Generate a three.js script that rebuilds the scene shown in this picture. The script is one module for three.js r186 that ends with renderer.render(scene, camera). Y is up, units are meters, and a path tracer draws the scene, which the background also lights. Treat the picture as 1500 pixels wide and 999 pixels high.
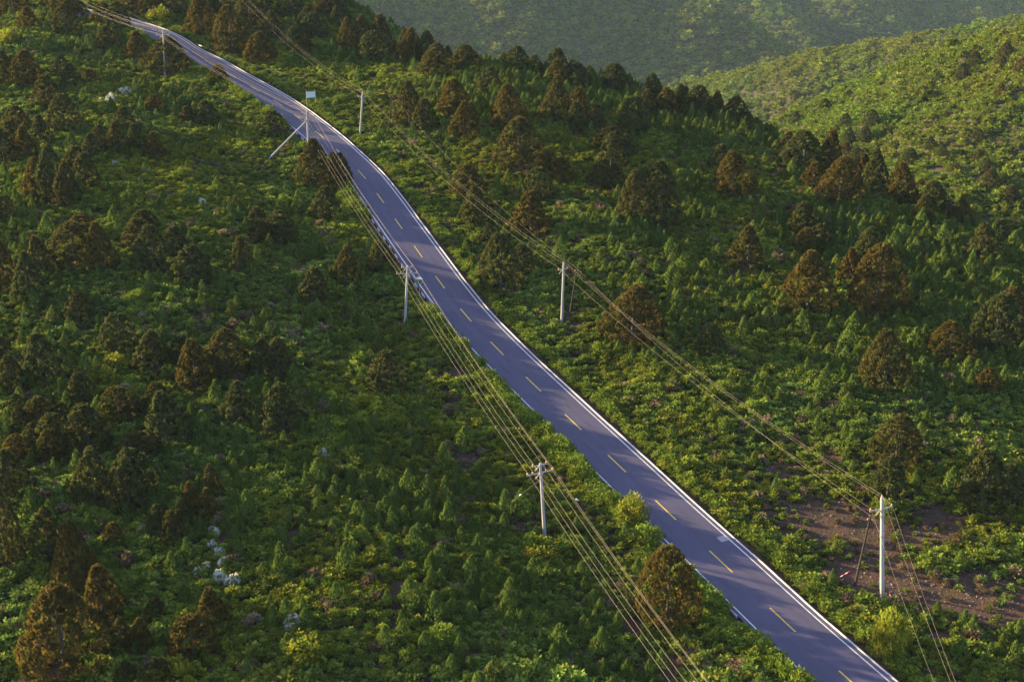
import * as THREE from 'three';
import { mergeGeometries } from 'three/addons/utils/BufferGeometryUtils.js';

// ---------------------------------------------------------------- camera, sky, sun, exposure
const scene = new THREE.Scene();
const F = 1900, PW = 1500, PH = 999, PITCH = 22.236 * Math.PI / 180;      // focal length in photo pixels, photo size
const camera = new THREE.PerspectiveCamera(2 * Math.atan(PH / 2 / F) * 180 / Math.PI, PW / PH, 1, 6000);
camera.position.set(0, 68, 0);
camera.rotation.set(-PITCH, 0, 0);

const SUN_AZ = 69 * Math.PI / 180, SUN_EL = 12.5 * Math.PI / 180;           // azimuth counted from the view direction towards -x
const sunDir = new THREE.Vector3(-Math.sin(SUN_AZ) * Math.cos(SUN_EL), Math.sin(SUN_EL), -Math.cos(SUN_AZ) * Math.cos(SUN_EL));
{
  const W = 256, H = 128, d = new Float32Array(W * H * 4), v = new THREE.Vector3();
  for (let j = 0; j < H; j++) for (let i = 0; i < W; i++) {
    const el = ((j + 0.5) / H - 0.5) * Math.PI, az = ((i + 0.5) / W - 0.5) * 2 * Math.PI;
    v.set(Math.cos(el) * Math.cos(az), Math.sin(el), Math.cos(el) * Math.sin(az));
    const up = Math.max(0, v.y), g = Math.pow(1 - up, 3.0), c = Math.max(0, v.dot(sunDir));
    const glow = 1.1 * Math.pow(c, 10) + 0.35 * Math.pow(c, 3);
    d.set([0.34 + 0.34 * g + glow * 1.0, 0.47 + 0.30 * g + glow * 0.66, 0.80 + 0.06 * g + glow * 0.28, 1], 4 * (j * W + i));
  }
  const sky = new THREE.DataTexture(d, W, H, THREE.RGBAFormat, THREE.FloatType);
  sky.mapping = THREE.EquirectangularReflectionMapping; sky.magFilter = THREE.LinearFilter; sky.needsUpdate = true;
  scene.background = sky; scene.environment = sky;
  scene.backgroundIntensity = scene.environmentIntensity = 0.34;
}
const sun = new THREE.DirectionalLight(new THREE.Color().setRGB(1, 0.74, 0.36), 5);
sun.position.set(0, 10, -200).addScaledVector(sunDir, 500); sun.target.position.set(0, 10, -200);
sun.castShadow = true; sun.shadow.mapSize.set(4096, 4096); sun.shadow.radius = 3;
Object.assign(sun.shadow.camera, { left: -260, right: 260, top: 200, bottom: -200, near: 10, far: 1200 });
scene.add(sun, sun.target);
const renderer = new THREE.WebGLRenderer();
renderer.toneMapping = THREE.LinearToneMapping; renderer.toneMappingExposure = 3.65; renderer.shadowMap.enabled = true;
scene.fog = new THREE.FogExp2(new THREE.Color().setRGB(0.52, 0.74, 1.0), 0.00005);

// ---------------------------------------------------------------- helpers
function rng(seed) { let a = seed >>> 0; return () => { a = (a + 0x6D2B79F5) | 0; let t = Math.imul(a ^ (a >>> 15), 1 | a); t = (t + Math.imul(t ^ (t >>> 7), 61 | t)) ^ t; return ((t ^ (t >>> 14)) >>> 0) / 4294967296; }; }
const lerp = (a, b, t) => a + (b - a) * t, clamp = (x, a, b) => Math.min(b, Math.max(a, x));
const smooth = (a, b, x) => { const t = clamp((x - a) / (b - a), 0, 1); return t * t * (3 - 2 * t); };
function hash(i, j, k = 0) { let h = Math.imul(i, 374761393) + Math.imul(j, 668265263) + Math.imul(k, 974634777); h = Math.imul(h ^ (h >>> 13), 1274126177); return ((h ^ (h >>> 16)) >>> 0) / 4294967296; }
function noise(x, z, k = 0) {                                             // smooth value noise, -1..1
  const i = Math.floor(x), j = Math.floor(z), u = x - i, w = z - j, a = u * u * (3 - 2 * u), b = w * w * (3 - 2 * w);
  return lerp(lerp(hash(i, j, k), hash(i + 1, j, k), a), lerp(hash(i, j + 1, k), hash(i + 1, j + 1, k), a), b) * 2 - 1;
}
const fbm = (x, z, k = 0) => 0.55 * noise(x, z, k) + 0.28 * noise(x * 2.1, z * 2.1, k + 1) + 0.17 * noise(x * 4.3, z * 4.3, k + 2);
const names = {};
const numbered = (n) => { const k = names[n] = (names[n] ?? -1) + 1; return k ? n + '_' + String(k).padStart(3, '0') : n; };
function tag(o, label, category, group, kind) {
  if (label) o.userData.label = label;
  if (category) o.userData.category = category;
  if (group) o.userData.group = group;
  if (kind) o.userData.kind = kind;
  return o;
}
function mesh(name, geo, mat, parent) { const m = new THREE.Mesh(geo, mat); m.name = parent ? name : numbered(name); m.castShadow = m.receiveShadow = true; (parent ?? scene).add(m); return m; }
function base(name, p, turn = 0) { const g = new THREE.Group(); g.name = numbered(name); g.position.copy(p); g.rotation.y = turn; scene.add(g); return g; }
function copy(o) { const c = o.clone(); c.name = numbered(o.name.replace(/_\d{3}$/, '')); c.userData = {}; scene.add(c); return c; }
const V = (x, y, z) => new THREE.Vector3(x, y, z);
const CP = Math.cos(PITCH), SP = Math.sin(PITCH);
function ray(px, py) { const x = (px - 750) / F, y = -(py - 499.5) / F; return V(x, -SP + y * CP, -CP - y * SP); }   // unit depth along the optical axis
const at = (px, py, d) => ray(px, py).multiplyScalar(d).add(camera.position);
function project(p) { const x = p.x, y = p.y - 68, z = p.z, d = -y * SP - z * CP; return [750 + F * x / d, 499.5 - F * (y * CP - z * SP) / d, d]; }
const inFrame = (p, m) => { const [x, y, d] = project(p); return d > 20 && x > -m && x < PW + m && y > -m && y < PH + m; };

// ---------------------------------------------------------------- road line (dash by dash, ten metres apart)
const roadPts = [[46, -1.2, -54], [40.5, -0.9, -63.2], [35, -0.6, -72.3], [29.7, -0.3, -80.8], [28.6, -0.25, -90.2],
  [24.6, .1, -99.2], [20.4, .6, -108.1], [16, 1.2, -117], [11.6, 1.9, -126], [7.2, 2.6, -134.9], [2.8, 3.4, -143.7], [-1.7, 4.4, -152.5], [-6, 5.5, -161.5], [-9.9, 6.9, -170.6], [-13.6, 8.4, -179.9],
  [-17.2, 9.8, -189.2], [-20.8, 11.2, -198.5], [-24.6, 12.6, -207.6], [-29.2, 14, -216.5], [-33.9, 15.2, -225.2], [-38.9, 16.3, -233.9], [-43.9, 17.2, -242.3], [-49.7, 18.2, -250.5], [-55.6, 19.2, -258.3],
  [-61.7, 20.4, -266.2], [-68.5, 21.8, -273.5], [-74.7, 23.3, -281.3], [-82, 24.4, -288.5], [-90, 25.4, -294.5], [-99, 26.2, -299]];
roadPts.splice(3, 2, [32.6, -0.25, -81.3]);
const roadCurve = new THREE.CatmullRomCurve3(roadPts.map((p) => V(...p)), false, 'centripetal');
roadCurve.arcLengthDivisions = 1200;
const ROADLEN = roadCurve.getLength(), RN = 640;
const road = Array.from({ length: RN + 1 }, (_, k) => roadCurve.getPointAt(k / RN));
const roadDir = road.map((_, k) => road[Math.min(RN, k + 1)].clone().sub(road[Math.max(0, k - 1)]).setY(0).normalize());
function roadAt(x, z) {                                                   // { off: metres to the side (+ is the valley side), y, s }
  let best = 1e9, k = 0;
  for (let i = 0; i <= RN; i += 8) { const p = road[i], d = (p.x - x) ** 2 + (p.z - z) ** 2; if (d < best) { best = d; k = i; } }
  if (best < 3600) { const a = Math.max(0, k - 8), b = Math.min(RN, k + 8); for (let i = a; i <= b; i++) { const p = road[i], d = (p.x - x) ** 2 + (p.z - z) ** 2; if (d < best) { best = d; k = i; } } }
  const p = road[k], t = roadDir[k];
  const side = (x - p.x) * -t.z + (z - p.z) * t.x;
  return { off: (side < 0 ? -1 : 1) * Math.sqrt(best), y: p.y, s: k / RN * ROADLEN, k };
}
const onRoad = (s, off, up = 0) => { const f = clamp(s / ROADLEN * RN, 0, RN - 1e-6), k = Math.floor(f), p = road[k].clone().lerp(road[k + 1], f - k), t = roadDir[k].clone().lerp(roadDir[k + 1], f - k).normalize(); return V(p.x - t.z * off, p.y + up, p.z + t.x * off); };

// ---------------------------------------------------------------- terrain of the hill that carries the road
function crestSide(x, z) { return (x - 82) * 0.714 + (z + 198) * -0.702; }
const crestShift = [[60, 3], [80, 6], [92, 8], [105, 7], [115, 7], [128, 9], [140, 14], [150, 14], [160, 12], [176, 5], [190, -6], [210, -14], [228, -14], [240, -4], [250, 4], [270, 10]];
const overCrest = (x, z) => {                                             // metres past the line where the hill begins to fall to the valley
  const t = -0.702 * x - 0.714 * z; let k = 0; while (k < crestShift.length - 2 && crestShift[k + 1][0] < t) k++;
  const [a, b] = [crestShift[k], crestShift[k + 1]], f = smooth(a[0], b[0], t);
  return crestSide(x, z) + 22 + 9 * noise(x / 40, z / 40, 21) - lerp(a[1], b[1], f);
};
function natural(x, z) {
  let y = 0.1 - 0.02 * (x - 24.6) - 0.1155 * (z + 99);
  y += 2.4 * fbm(x / 62, z / 62, 5) + 0.5 * noise(x / 14, z / 14, 9);
  { const w = -((x - 24.6) * 0.875 + (z + 99) * -0.485) - 24; if (w > 0) y -= 0.10 * (w < 30 ? w * w / 60 : w - 15); }   // the slope away from the valley sinks towards the sun
  const u = overCrest(x, z);
  if (u > 0) y -= u < 26 ? 0.0135 * u * u : 0.0135 * 676 + 0.702 * (u - 26);
  return y;
}
function terrain(x, z) {
  const r = roadAt(x, z), a = Math.abs(r.off);
  let y = natural(x, z);
  if (a < 34) {
    const bank = a < 4.3 ? -0.22 : -0.22 + (r.off < 0 ? -0.15 * Math.max(0, a - 6.5) : 0.02 * (a - 4.3));
    y = lerp(r.y + bank, y, smooth(5, 30, a));
  }
  return y;
}
function hit(px, py, fn = terrain, t0 = 70, t1 = 420) {                   // where the ray through a photo pixel meets the ground
  const d = ray(px, py); let a = t0, b = t0;
  for (let t = t0; t < t1; t += 2.5) { b = t; if (68 + d.y * t < fn(d.x * t, d.z * t)) break; a = t; }
  if (b >= t1 - 2.6) return null;
  for (let i = 0; i < 14; i++) { const m = (a + b) / 2; if (68 + d.y * m < fn(d.x * m, d.z * m)) b = m; else a = m; }
  return V(d.x * b, fn(d.x * b, d.z * b), d.z * b);
}
// height above p of a thing whose top shows at pixel (px, py), p being its foot
function heightTo(p, px, py) { const r = ray(px, py), k = Math.hypot(p.x, p.z) / Math.hypot(r.x, r.z); return 68 + r.y * k - p.y; }

// ---------------------------------------------------------------- textures and materials
function dataTex(n, fn, srgb = false) {
  const d = new Uint8Array(n * n * 4);
  for (let j = 0; j < n; j++) for (let i = 0; i < n; i++) { const c = fn(i / n, j / n, i, j); d.set([c[0] * 255, c[1] * 255, c[2] * 255, 255].map((q) => clamp(q, 0, 255)), 4 * (j * n + i)); }
  const t = new THREE.DataTexture(d, n, n); t.wrapS = t.wrapT = THREE.RepeatWrapping; t.magFilter = THREE.LinearFilter; t.minFilter = THREE.LinearMipmapLinearFilter; if (srgb) t.colorSpace = THREE.SRGBColorSpace; t.needsUpdate = true; return t;
}
function tile(u, v, f, k) {                                               // tileable value noise 0..1
  const x = u * f, y = v * f, i = Math.floor(x), j = Math.floor(y), a = x - i, b = y - j, q = (m, n) => hash(((m % f) + f) % f, ((n % f) + f) % f, k), sa = a * a * (3 - 2 * a), sb = b * b * (3 - 2 * b);
  return lerp(lerp(q(i, j), q(i + 1, j), sa), lerp(q(i, j + 1), q(i + 1, j + 1), sa), sb);
}
const soilTex = dataTex(512, (u, v, i, j) => {
  const a = 0.5 * tile(u, v, 8, 1) + 0.3 * tile(u, v, 32, 2) + 0.2 * tile(u, v, 128, 3), s = hash(i, j, 7), st = s > 0.985 ? 0.35 : 0, g = smooth(0.5, 0.7, tile(u, v, 16, 4) * 0.7 + tile(u, v, 90, 6) * 0.3);
  const k = 0.45 + 0.6 * a + 0.18 * (hash(i, j, 5) - 0.5) + st;
  return [k * lerp(0.86, 0.52, g), k * lerp(0.68, 0.56, g), k * lerp(0.62, 0.38, g)];
});
soilTex.repeat.set(1 / 9, 1 / 9);
const soilBump = dataTex(256, (u, v, i, j) => { const a = 0.4 * tile(u, v, 16, 11) + 0.4 * tile(u, v, 64, 12) + 0.2 * hash(i, j, 13); return [a, a, a]; });
soilBump.repeat.set(1 / 4, 1 / 4);
const M = {};
M.soil = new THREE.MeshStandardMaterial({ map: soilTex, bumpMap: soilBump, bumpScale: 0.2, color: new THREE.Color().setRGB(0.125, 0.082, 0.056), roughness: 1 });
M.farSoil = new THREE.MeshStandardMaterial({ map: soilTex, color: new THREE.Color().setRGB(0.085, 0.092, 0.048), roughness: 1 });
const roadTex = dataTex(1024, (u, v, i, j) => {                           // u: 48 m along the road, v: across it
  const x = (v - 0.5) * 6.84, track = Math.exp(-(((Math.abs(x) - 0.75) / 0.28) ** 2)) + Math.exp(-(((Math.abs(x) - 2.25) / 0.28) ** 2)), grain = 0.16 * (hash(i, j, 33) - 0.5) + 0.10 * (tile(u, v, 256, 34) - 0.5);
  const streak = 0.10 * (lerp(tile(u, v, 8, 36), tile(v, 0.3, 96, 37), 0.5) - 0.5), patch = 0.10 * (tile(u, v, 16, 38) - 0.5) + 0.08 * smooth(0.62, 0.7, tile(u, v * 0.25, 12, 39)), seam = Math.abs(x - 0.22 + 0.03 * tile(u, 0, 64, 40)) < 0.018 ? -0.10 : 0;
  const stain = smooth(0.75, 0.85, tile(u, v, 22, 45)) * -0.08, fleck = hash(i, j, 46) > 0.9993 ? 0.5 : 0, k = 0.84 + 0.06 * track * (0.5 + tile(u, v, 32, 47)) + grain + streak + patch + seam + stain + fleck;
  return [k, k * 0.99, k];
});
roadTex.wrapT = THREE.RepeatWrapping; roadTex.repeat.set(1 / 48, 1 / 6.84); roadTex.offset.set(0, 0.5);
M.asphalt = new THREE.MeshStandardMaterial({ map: roadTex, color: new THREE.Color().setRGB(0.092, 0.086, 0.146), roughness: 0.82 });
const wornTex = dataTex(512, (u, v, i, j) => { const a = 0.92 - 0.22 * smooth(0.55, 0.8, tile(u, v, 48, 41)) - 0.1 * tile(u, v, 128, 42) - (hash(i, j, 43) > 0.93 ? 0.2 : 0); return [a, a, a]; });
wornTex.repeat.set(1 / 5, 1 / 5);
M.yellowWorn = new THREE.MeshStandardMaterial({ map: wornTex, color: new THREE.Color().setRGB(0.74, 0.53, 0.12), roughness: 0.8 });
M.white = new THREE.MeshStandardMaterial({ map: wornTex, color: new THREE.Color().setRGB(0.78, 0.77, 0.78), roughness: 0.75 });
M.yellow = new THREE.MeshStandardMaterial({ map: wornTex, color: new THREE.Color().setRGB(0.85, 0.60, 0.10), roughness: 0.75 });
M.kerb = new THREE.MeshStandardMaterial({ map: wornTex, color: new THREE.Color().setRGB(0.74, 0.74, 0.76), roughness: 0.9 });
M.patch = new THREE.MeshStandardMaterial({ map: wornTex, color: new THREE.Color().setRGB(0.36, 0.36, 0.40), roughness: 0.9 });
const concreteTex = dataTex(256, (u, v, i, j) => { const a = 0.8 + 0.25 * (tile(u, v, 8, 51) - 0.5) + 0.2 * (tile(u, v, 64, 52) - 0.5) + 0.1 * (hash(i, j, 53) - 0.5); return [a, a, a]; });
M.concrete = new THREE.MeshStandardMaterial({ map: concreteTex, color: new THREE.Color().setRGB(0.50, 0.50, 0.52), roughness: 0.9 });
M.steel = new THREE.MeshStandardMaterial({ color: new THREE.Color().setRGB(0.38, 0.38, 0.40), roughness: 0.55, metalness: 0.6 });
M.porcelain = new THREE.MeshStandardMaterial({ color: new THREE.Color().setRGB(0.30, 0.14, 0.08), roughness: 0.25 });
M.whitePorcelain = new THREE.MeshStandardMaterial({ color: new THREE.Color().setRGB(0.75, 0.75, 0.74), roughness: 0.3 });
M.wire = new THREE.MeshStandardMaterial({ color: new THREE.Color().setRGB(0.34, 0.29, 0.22), roughness: 0.5 });
M.cable = new THREE.MeshStandardMaterial({ color: new THREE.Color().setRGB(0.34, 0.32, 0.31), roughness: 0.6 });
M.darkWire = new THREE.MeshStandardMaterial({ color: new THREE.Color().setRGB(0.10, 0.11, 0.12), roughness: 0.6 });
M.wood = new THREE.MeshStandardMaterial({ map: concreteTex, color: new THREE.Color().setRGB(0.055, 0.040, 0.034), roughness: 0.95 });
M.red = new THREE.MeshStandardMaterial({ color: new THREE.Color().setRGB(0.42, 0.03, 0.03), roughness: 0.6 });
M.signBlue = new THREE.MeshStandardMaterial({ color: new THREE.Color().setRGB(0.56, 0.78, 0.80), roughness: 0.6 });
M.signPale = new THREE.MeshStandardMaterial({ color: new THREE.Color().setRGB(0.76, 0.88, 0.88), roughness: 0.6 });
M.mirror = new THREE.MeshStandardMaterial({ color: new THREE.Color().setRGB(0.55, 0.66, 0.78), roughness: 0.12, metalness: 0.9 });
M.bluePaint = new THREE.MeshStandardMaterial({ color: new THREE.Color().setRGB(0.20, 0.30, 0.42), roughness: 0.5 });
M.bark = new THREE.MeshStandardMaterial({ map: concreteTex, color: new THREE.Color().setRGB(0.12, 0.10, 0.085), roughness: 1 });
const leaf = (r, g, b, through = 0.34) => new THREE.MeshPhysicalMaterial({ color: new THREE.Color().setRGB(r, g, b), vertexColors: true, roughness: 1, transmission: through, thickness: 0, specularIntensity: 0, side: THREE.DoubleSide });
M.cypress = [leaf(0.104, 0.106, 0.034), leaf(0.092, 0.106, 0.036), leaf(0.122, 0.106, 0.030), leaf(0.084, 0.106, 0.038)];
M.young = leaf(0.106, 0.168, 0.040);
M.shrub = leaf(0.178, 0.240, 0.036);
M.bush = leaf(0.168, 0.238, 0.033);
M.sunYellowBush = leaf(0.23, 0.26, 0.030, 0.45);  // yellow-green leaves, with warm sunlight partly put into the colour
M.petal = leaf(0.62, 0.68, 0.64, 0.3);

// ---------------------------------------------------------------- ground
function heightField(x0, x1, z0, z1, step, fn) {
  const nx = Math.round((x1 - x0) / step), nz = Math.round((z1 - z0) / step), pos = new Float32Array((nx + 1) * (nz + 1) * 3), uv = new Float32Array((nx + 1) * (nz + 1) * 2), idx = [];
  for (let j = 0; j <= nz; j++) for (let i = 0; i <= nx; i++) {
    const x = x0 + i * step, z = z0 + j * step, k = j * (nx + 1) + i; pos.set([x, fn(x, z), z], 3 * k); uv.set([x, z], 2 * k);
    if (i < nx && j < nz) idx.push(k, k + nx + 1, k + 1, k + 1, k + nx + 1, k + nx + 2);
  }
  const g = new THREE.BufferGeometry(); g.setAttribute('position', new THREE.BufferAttribute(pos, 3)); g.setAttribute('uv', new THREE.BufferAttribute(uv, 2)); g.setIndex(idx); g.computeVertexNormals(); return g;
}
tag(mesh('hillside', heightField(-210, 190, -430, -40, 1.25, terrain), M.soil), 'bare brown soil of the hillside under the shrubs', 'hillside', null, 'structure');

// ---------------------------------------------------------------- road, markings and kerbs
function strip(s0, s1, a, b, up, step = 1.2, uv = 1) {                    // a sheet along the road between offsets a and b
  const n = Math.max(1, Math.round((s1 - s0) / step)), pos = [], uvs = [], idx = [];
  for (let i = 0; i <= n; i++) { const s = lerp(s0, s1, i / n); for (const o of [a, b]) { const p = onRoad(s, o, up); pos.push(p.x, p.y, p.z); uvs.push(s * uv, o * uv); } if (i < n) idx.push(2 * i, 2 * i + 1, 2 * i + 2, 2 * i + 1, 2 * i + 3, 2 * i + 2); }
  const g = new THREE.BufferGeometry(); g.setAttribute('position', new THREE.Float32BufferAttribute(pos, 3)); g.setAttribute('uv', new THREE.Float32BufferAttribute(uvs, 2)); g.setIndex(idx); g.computeVertexNormals(); return g;
}
function bar(s0, s1, a, b, y0, y1, step = 1.2) {                          // a kerb-like bar with chamfered top edges
  const n = Math.max(1, Math.round((s1 - s0) / step)), c = 0.025, prof = [[a, y0], [a, y1 - c], [a + c, y1], [b - c, y1], [b, y1 - c], [b, y0]], pos = [], uvs = [], idx = [], m = prof.length;
  for (let i = 0; i <= n; i++) { const s = lerp(s0, s1, i / n); prof.forEach(([o, y], k) => { const p = onRoad(s, o, y); pos.push(p.x, p.y, p.z); uvs.push(s, k * 0.12); }); if (i < n) for (let k = 0; k < m - 1; k++) { const q = i * m + k; idx.push(q, q + 1, q + m, q + 1, q + m + 1, q + m); } }
  for (let k = 1; k < m - 1; k++) idx.push(0, k + 1, k, n * m, n * m + k, n * m + k + 1);
  let g = new THREE.BufferGeometry(); g.setAttribute('position', new THREE.Float32BufferAttribute(pos, 3)); g.setAttribute('uv', new THREE.Float32BufferAttribute(uvs, 2)); g.setIndex(idx); g = g.toNonIndexed(); g.computeVertexNormals(); return g;
}
const sOf = (px, py) => { const p = hitRoad(px, py); return p.s; };
function hitRoad(px, py) { let best = 1e9, s = 0; for (let k = 0; k <= RN; k++) { const q = project(road[k]), d = (q[0] - px) ** 2 + (q[1] - py) ** 2; if (d < best) { best = d; s = k / RN * ROADLEN; } } return { s }; }
const roadMesh = tag(mesh('road', strip(0, ROADLEN, -3.42, 3.42, 0), M.asphalt), 'two-lane asphalt road winding up the hillside', 'road', null, 'structure');
mesh('edge_line', strip(0, ROADLEN, 2.88, 3.03, 0.004), M.white, roadMesh);
mesh('edge_line', strip(0, ROADLEN, -3.05, -2.91, 0.004), M.white, roadMesh);
const sFirst = sOf(1147, 909);
for (let k = -4; k < 25; k++) { const c = sFirst + k * 10; if (c > 3 && c < ROADLEN - 3) mesh('lane_dash', strip(c - 2 + 0.1 * hash(k + 9, 1), c + 2 - 0.12 * hash(k + 9, 2), -0.085, 0.085, 0.004, 1), hash(k + 9, 3) < 0.4 ? M.yellowWorn : M.yellow, roadMesh); }
{ const s = sOf(1030, 800); mesh('road_patch', strip(s - 0.45, s + 0.45, 1.95, 2.95, 0.004, 0.5), M.patch, roadMesh); }
const kerb = new THREE.Group(); kerb.name = 'kerb'; scene.add(kerb); tag(kerb, 'white painted concrete kerb along the valley side of the road', 'kerb', null, 'structure');
for (let s = 0.2; s < ROADLEN - 2; s += 4) { const j = hash(Math.round(s * 10), 3) * 0.03; mesh('kerb_stone', bar(s, s + 3.97, 3.435 + j, 3.57 + j, -0.2, 0.09 + j), M.kerb, kerb); }
const kerbL = new THREE.Group(); kerbL.name = 'kerb_001'; scene.add(kerbL); tag(kerbL, 'white kerb stones set apart along the power line side of the road', 'kerb', null, 'structure');
for (let s = 6; s < ROADLEN - 2; s += 3.1) mesh('kerb_stone', bar(s, s + 0.9 + 0.5 * hash(Math.round(s), 8), -3.57, -3.46, -0.2, 0.07, 0.7), M.kerb, kerbL);

// ---------------------------------------------------------------- the hills across the valley
function alongCrest(pts, x, z) {                                          // nearest place on a crest line: its height, the signed distance, and the overshoot past its ends
  let best = 1e18, out;
  for (let i = 0; i + 1 < pts.length; i++) {
    const a = pts[i], b = pts[i + 1], dx = b.x - a.x, dz = b.z - a.z, L = dx * dx + dz * dz; let t = ((x - a.x) * dx + (z - a.z) * dz) / L; const tc = clamp(t, 0, 1);
    const px = a.x + dx * tc, pz = a.z + dz * tc, d = (x - px) ** 2 + (z - pz) ** 2;
    if (d < best) { best = d; out = { y: lerp(a.y, b.y, tc), side: Math.sign((x - a.x) * dz - (z - a.z) * dx), d: Math.sqrt(d) }; }
  }
  return out;
}
const crestA = [[1090, 202, 560], [1240, 131, 520], [1350, 87, 492], [1440, 60, 465], [1500, 43, 448], [1640, 0, 420]].map((p) => at(...p));
const crestB = [[940, 150, 1090], [985, 132, 1065], [1100, 102, 1020], [1190, 80, 985], [1300, 63, 945], [1400, 47, 910], [1500, 28, 880], [1640, 0, 840]].map((p) => at(...p));
const ridge = (pts, k, round) => (x, z) => { const r = alongCrest(pts, x, z); return r.y - k * (Math.sqrt(r.d * r.d + round * round) - round); };
const ra = ridge(crestA, 0.46, 12), rb = ridge(crestB, 0.5, 20);
const hillA = (x, z) => ra(x, z) + 4 * fbm(x / 55, z / 55, 61) * smooth(2, 40, alongCrest(crestA, x, z).d) + 0.8 * noise(x / 11, z / 11, 62);
const hillB = (x, z) => rb(x, z) + 12 * fbm(x / 110, z / 110, 63) * smooth(2, 70, alongCrest(crestB, x, z).d) + 1.4 * noise(x / 19, z / 19, 64);
const hillC = (x, z) => {                                                 // a mountainside rising away from the valley, cut by gullies, with a spur line where it turns away
  const u = (x - 352) * 0.686 + (z + 1540) * -0.728 + 40 + 20 * noise(x / 120, z / 120, 66), g = x * 0.9 + z * 0.25;
  const fall = u <= 0 ? 0 : u < 110 ? 0.006 * u * u : 72.6 + 1.32 * (u - 110);
  return -205 + 0.5 * (-z - 1480) - 34 * (1 - Math.abs(noise(g / 95, z / 420, 65))) - 9 * (1 - Math.abs(noise(g / 38, z / 160, 165))) + 12 * fbm(x / 180, z / 180, 67) - fall;
};
const hillD = (x, z) => { const g = x * 0.8 - z * 0.35; return -225 + 0.46 * (-z - 2034) - 40 * (1 - Math.abs(noise(g / 130, z / 500, 68))) - 12 * (1 - Math.abs(noise(g / 50, z / 200, 168))) + 16 * fbm(x / 200, z / 200, 69); };
tag(mesh('hill', heightField(20, 330, -700, -260, 4, hillA), M.farSoil), 'sunlit shrubby spur across the valley', 'hill', null, 'structure');
tag(mesh('hill', heightField(20, 600, -1320, -640, 7, hillB), M.farSoil), 'long shrubby ridge behind the sunlit spur', 'hill', null, 'structure');
tag(mesh('hill', heightField(-660, 800, -1960, -1200, 9, hillC), M.farSoil), 'hazy green mountainside with shallow gullies', 'hill', null, 'structure');
tag(mesh('hill', heightField(-160, 1280, -2600, -1760, 11, hillD), M.farSoil), 'hazy blue mountainside farthest across the valley', 'hill', null, 'structure');
{ // the valley floor between the hills
  tag(mesh('valley_floor', heightField(-760, 1360, -2660, -330, 40, (x, z) => -150 - 190 * smooth(-700, -1200, z) + 6 * noise(x / 120, z / 120, 71)), M.farSoil), 'low valley floor between the hills', 'valley', null, 'structure');
}
console.log('setting built');

// ---------------------------------------------------------------- foliage shapes
class Leaves {
  constructor(seed) { this.p = []; this.c = []; this.i = []; this.r = rng(seed); this.n = 0; }
  // a rhombic leaf at p along axis a (length la), half as wide as lb says, turned to face n; colour factor c
  add(p, a, la, lb, c, n) {
    const b = n.clone().cross(a); if (b.lengthSq() < 1e-4) return;
    b.normalize().multiplyScalar(lb); const ax = a.clone().multiplyScalar(la), k = this.n, w = 0.42;
    for (const q of [p, p.clone().addScaledVector(ax, w).add(b), p.clone().add(ax), p.clone().addScaledVector(ax, w).sub(b)]) { this.p.push(q.x, q.y, q.z); this.c.push(c[0], c[1], c[2]); }
    this.i.push(k, k + 1, k + 2, k, k + 2, k + 3); this.n += 4;
  }
  near(d, j) { const r = this.r; return V(d.x + (r() - 0.5) * j, d.y + (r() - 0.5) * j, d.z + (r() - 0.5) * j).normalize(); }
  dir() { const r = this.r, z = r() * 2 - 1, t = r() * 6.2832, s = Math.sqrt(1 - z * z); return V(s * Math.cos(t), z, s * Math.sin(t)); }
  build() { const g = new THREE.BufferGeometry(); g.setAttribute('position', new THREE.Float32BufferAttribute(this.p, 3)); g.setAttribute('color', new THREE.Float32BufferAttribute(this.c, 3)); g.setIndex(this.i); return g; }
}
// crown of unit height and unit width: lumpy, each lump made of upright sprays that face outwards
function cypressCrown(seed, kind, lobes, per, size, lump = 1) {
  const L = new Leaves(seed), r = L.r;
  const prof = kind === 'cone' ? (h) => 0.47 * Math.pow(1 - h, 0.82) * smooth(-0.14, 0.14, h) * 1.1 : kind === 'egg' ? (h) => 0.46 * Math.pow(1 - Math.pow(h, 1.35), 0.72) * smooth(-0.2, 0.2, h) : (h) => 0.45 * Math.pow(1 - Math.pow(h, 2.1), 0.62) * smooth(-0.3, 0.22, h);
  const lean = (r() - 0.5) * 0.12, lop = r() * 0.22, ph = r() * 6.28;
  for (let k = 0; k < lobes; k++) {
    const h = Math.pow((k + 0.6 * r()) / lobes, 0.92), ang = k * 2.39996 + r() * 0.9, inner = r() < 0.14 ? 0.45 : 1;
    const rad = prof(Math.min(h, 0.985)) * (0.87 + 0.10 * r()) * inner * (1 + lop * Math.cos(ang - ph)), R = (0.082 + 0.03 * r()) * (1.1 - 0.62 * h) * lump;
    const c = V(Math.cos(ang) * rad + lean * h, 0.03 + h * 0.92, Math.sin(ang) * rad), tone = 0.6 + 0.75 * r(), rust = r() < 0.3 ? 1 : 0, out = V(Math.cos(ang), 0.25, Math.sin(ang));
    for (let q = 0; q < per; q++) {
      const d = L.near(out, 2.0); if (d.y < -0.35) d.y *= -0.6;
      const p = c.clone().add(V(d.x * R * 1.1, d.y * R * 0.85, d.z * R * 1.1).multiplyScalar(0.6 + 0.45 * r()));
      const a = L.near(V(out.x * 0.4 + d.x * 0.2, 0.95, out.z * 0.4 + d.z * 0.2), 0.6), t = tone * (0.72 + 0.56 * r()), u = rust * r();
      L.add(p, a, size * (0.7 + 0.6 * r()), size * 0.36 * (0.7 + 0.6 * r()), [t * (1 + 0.35 * u), t, t * (1 - 0.2 * u)], L.near(d, 0.9));
    }
  }
  return L.build();
}
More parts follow.
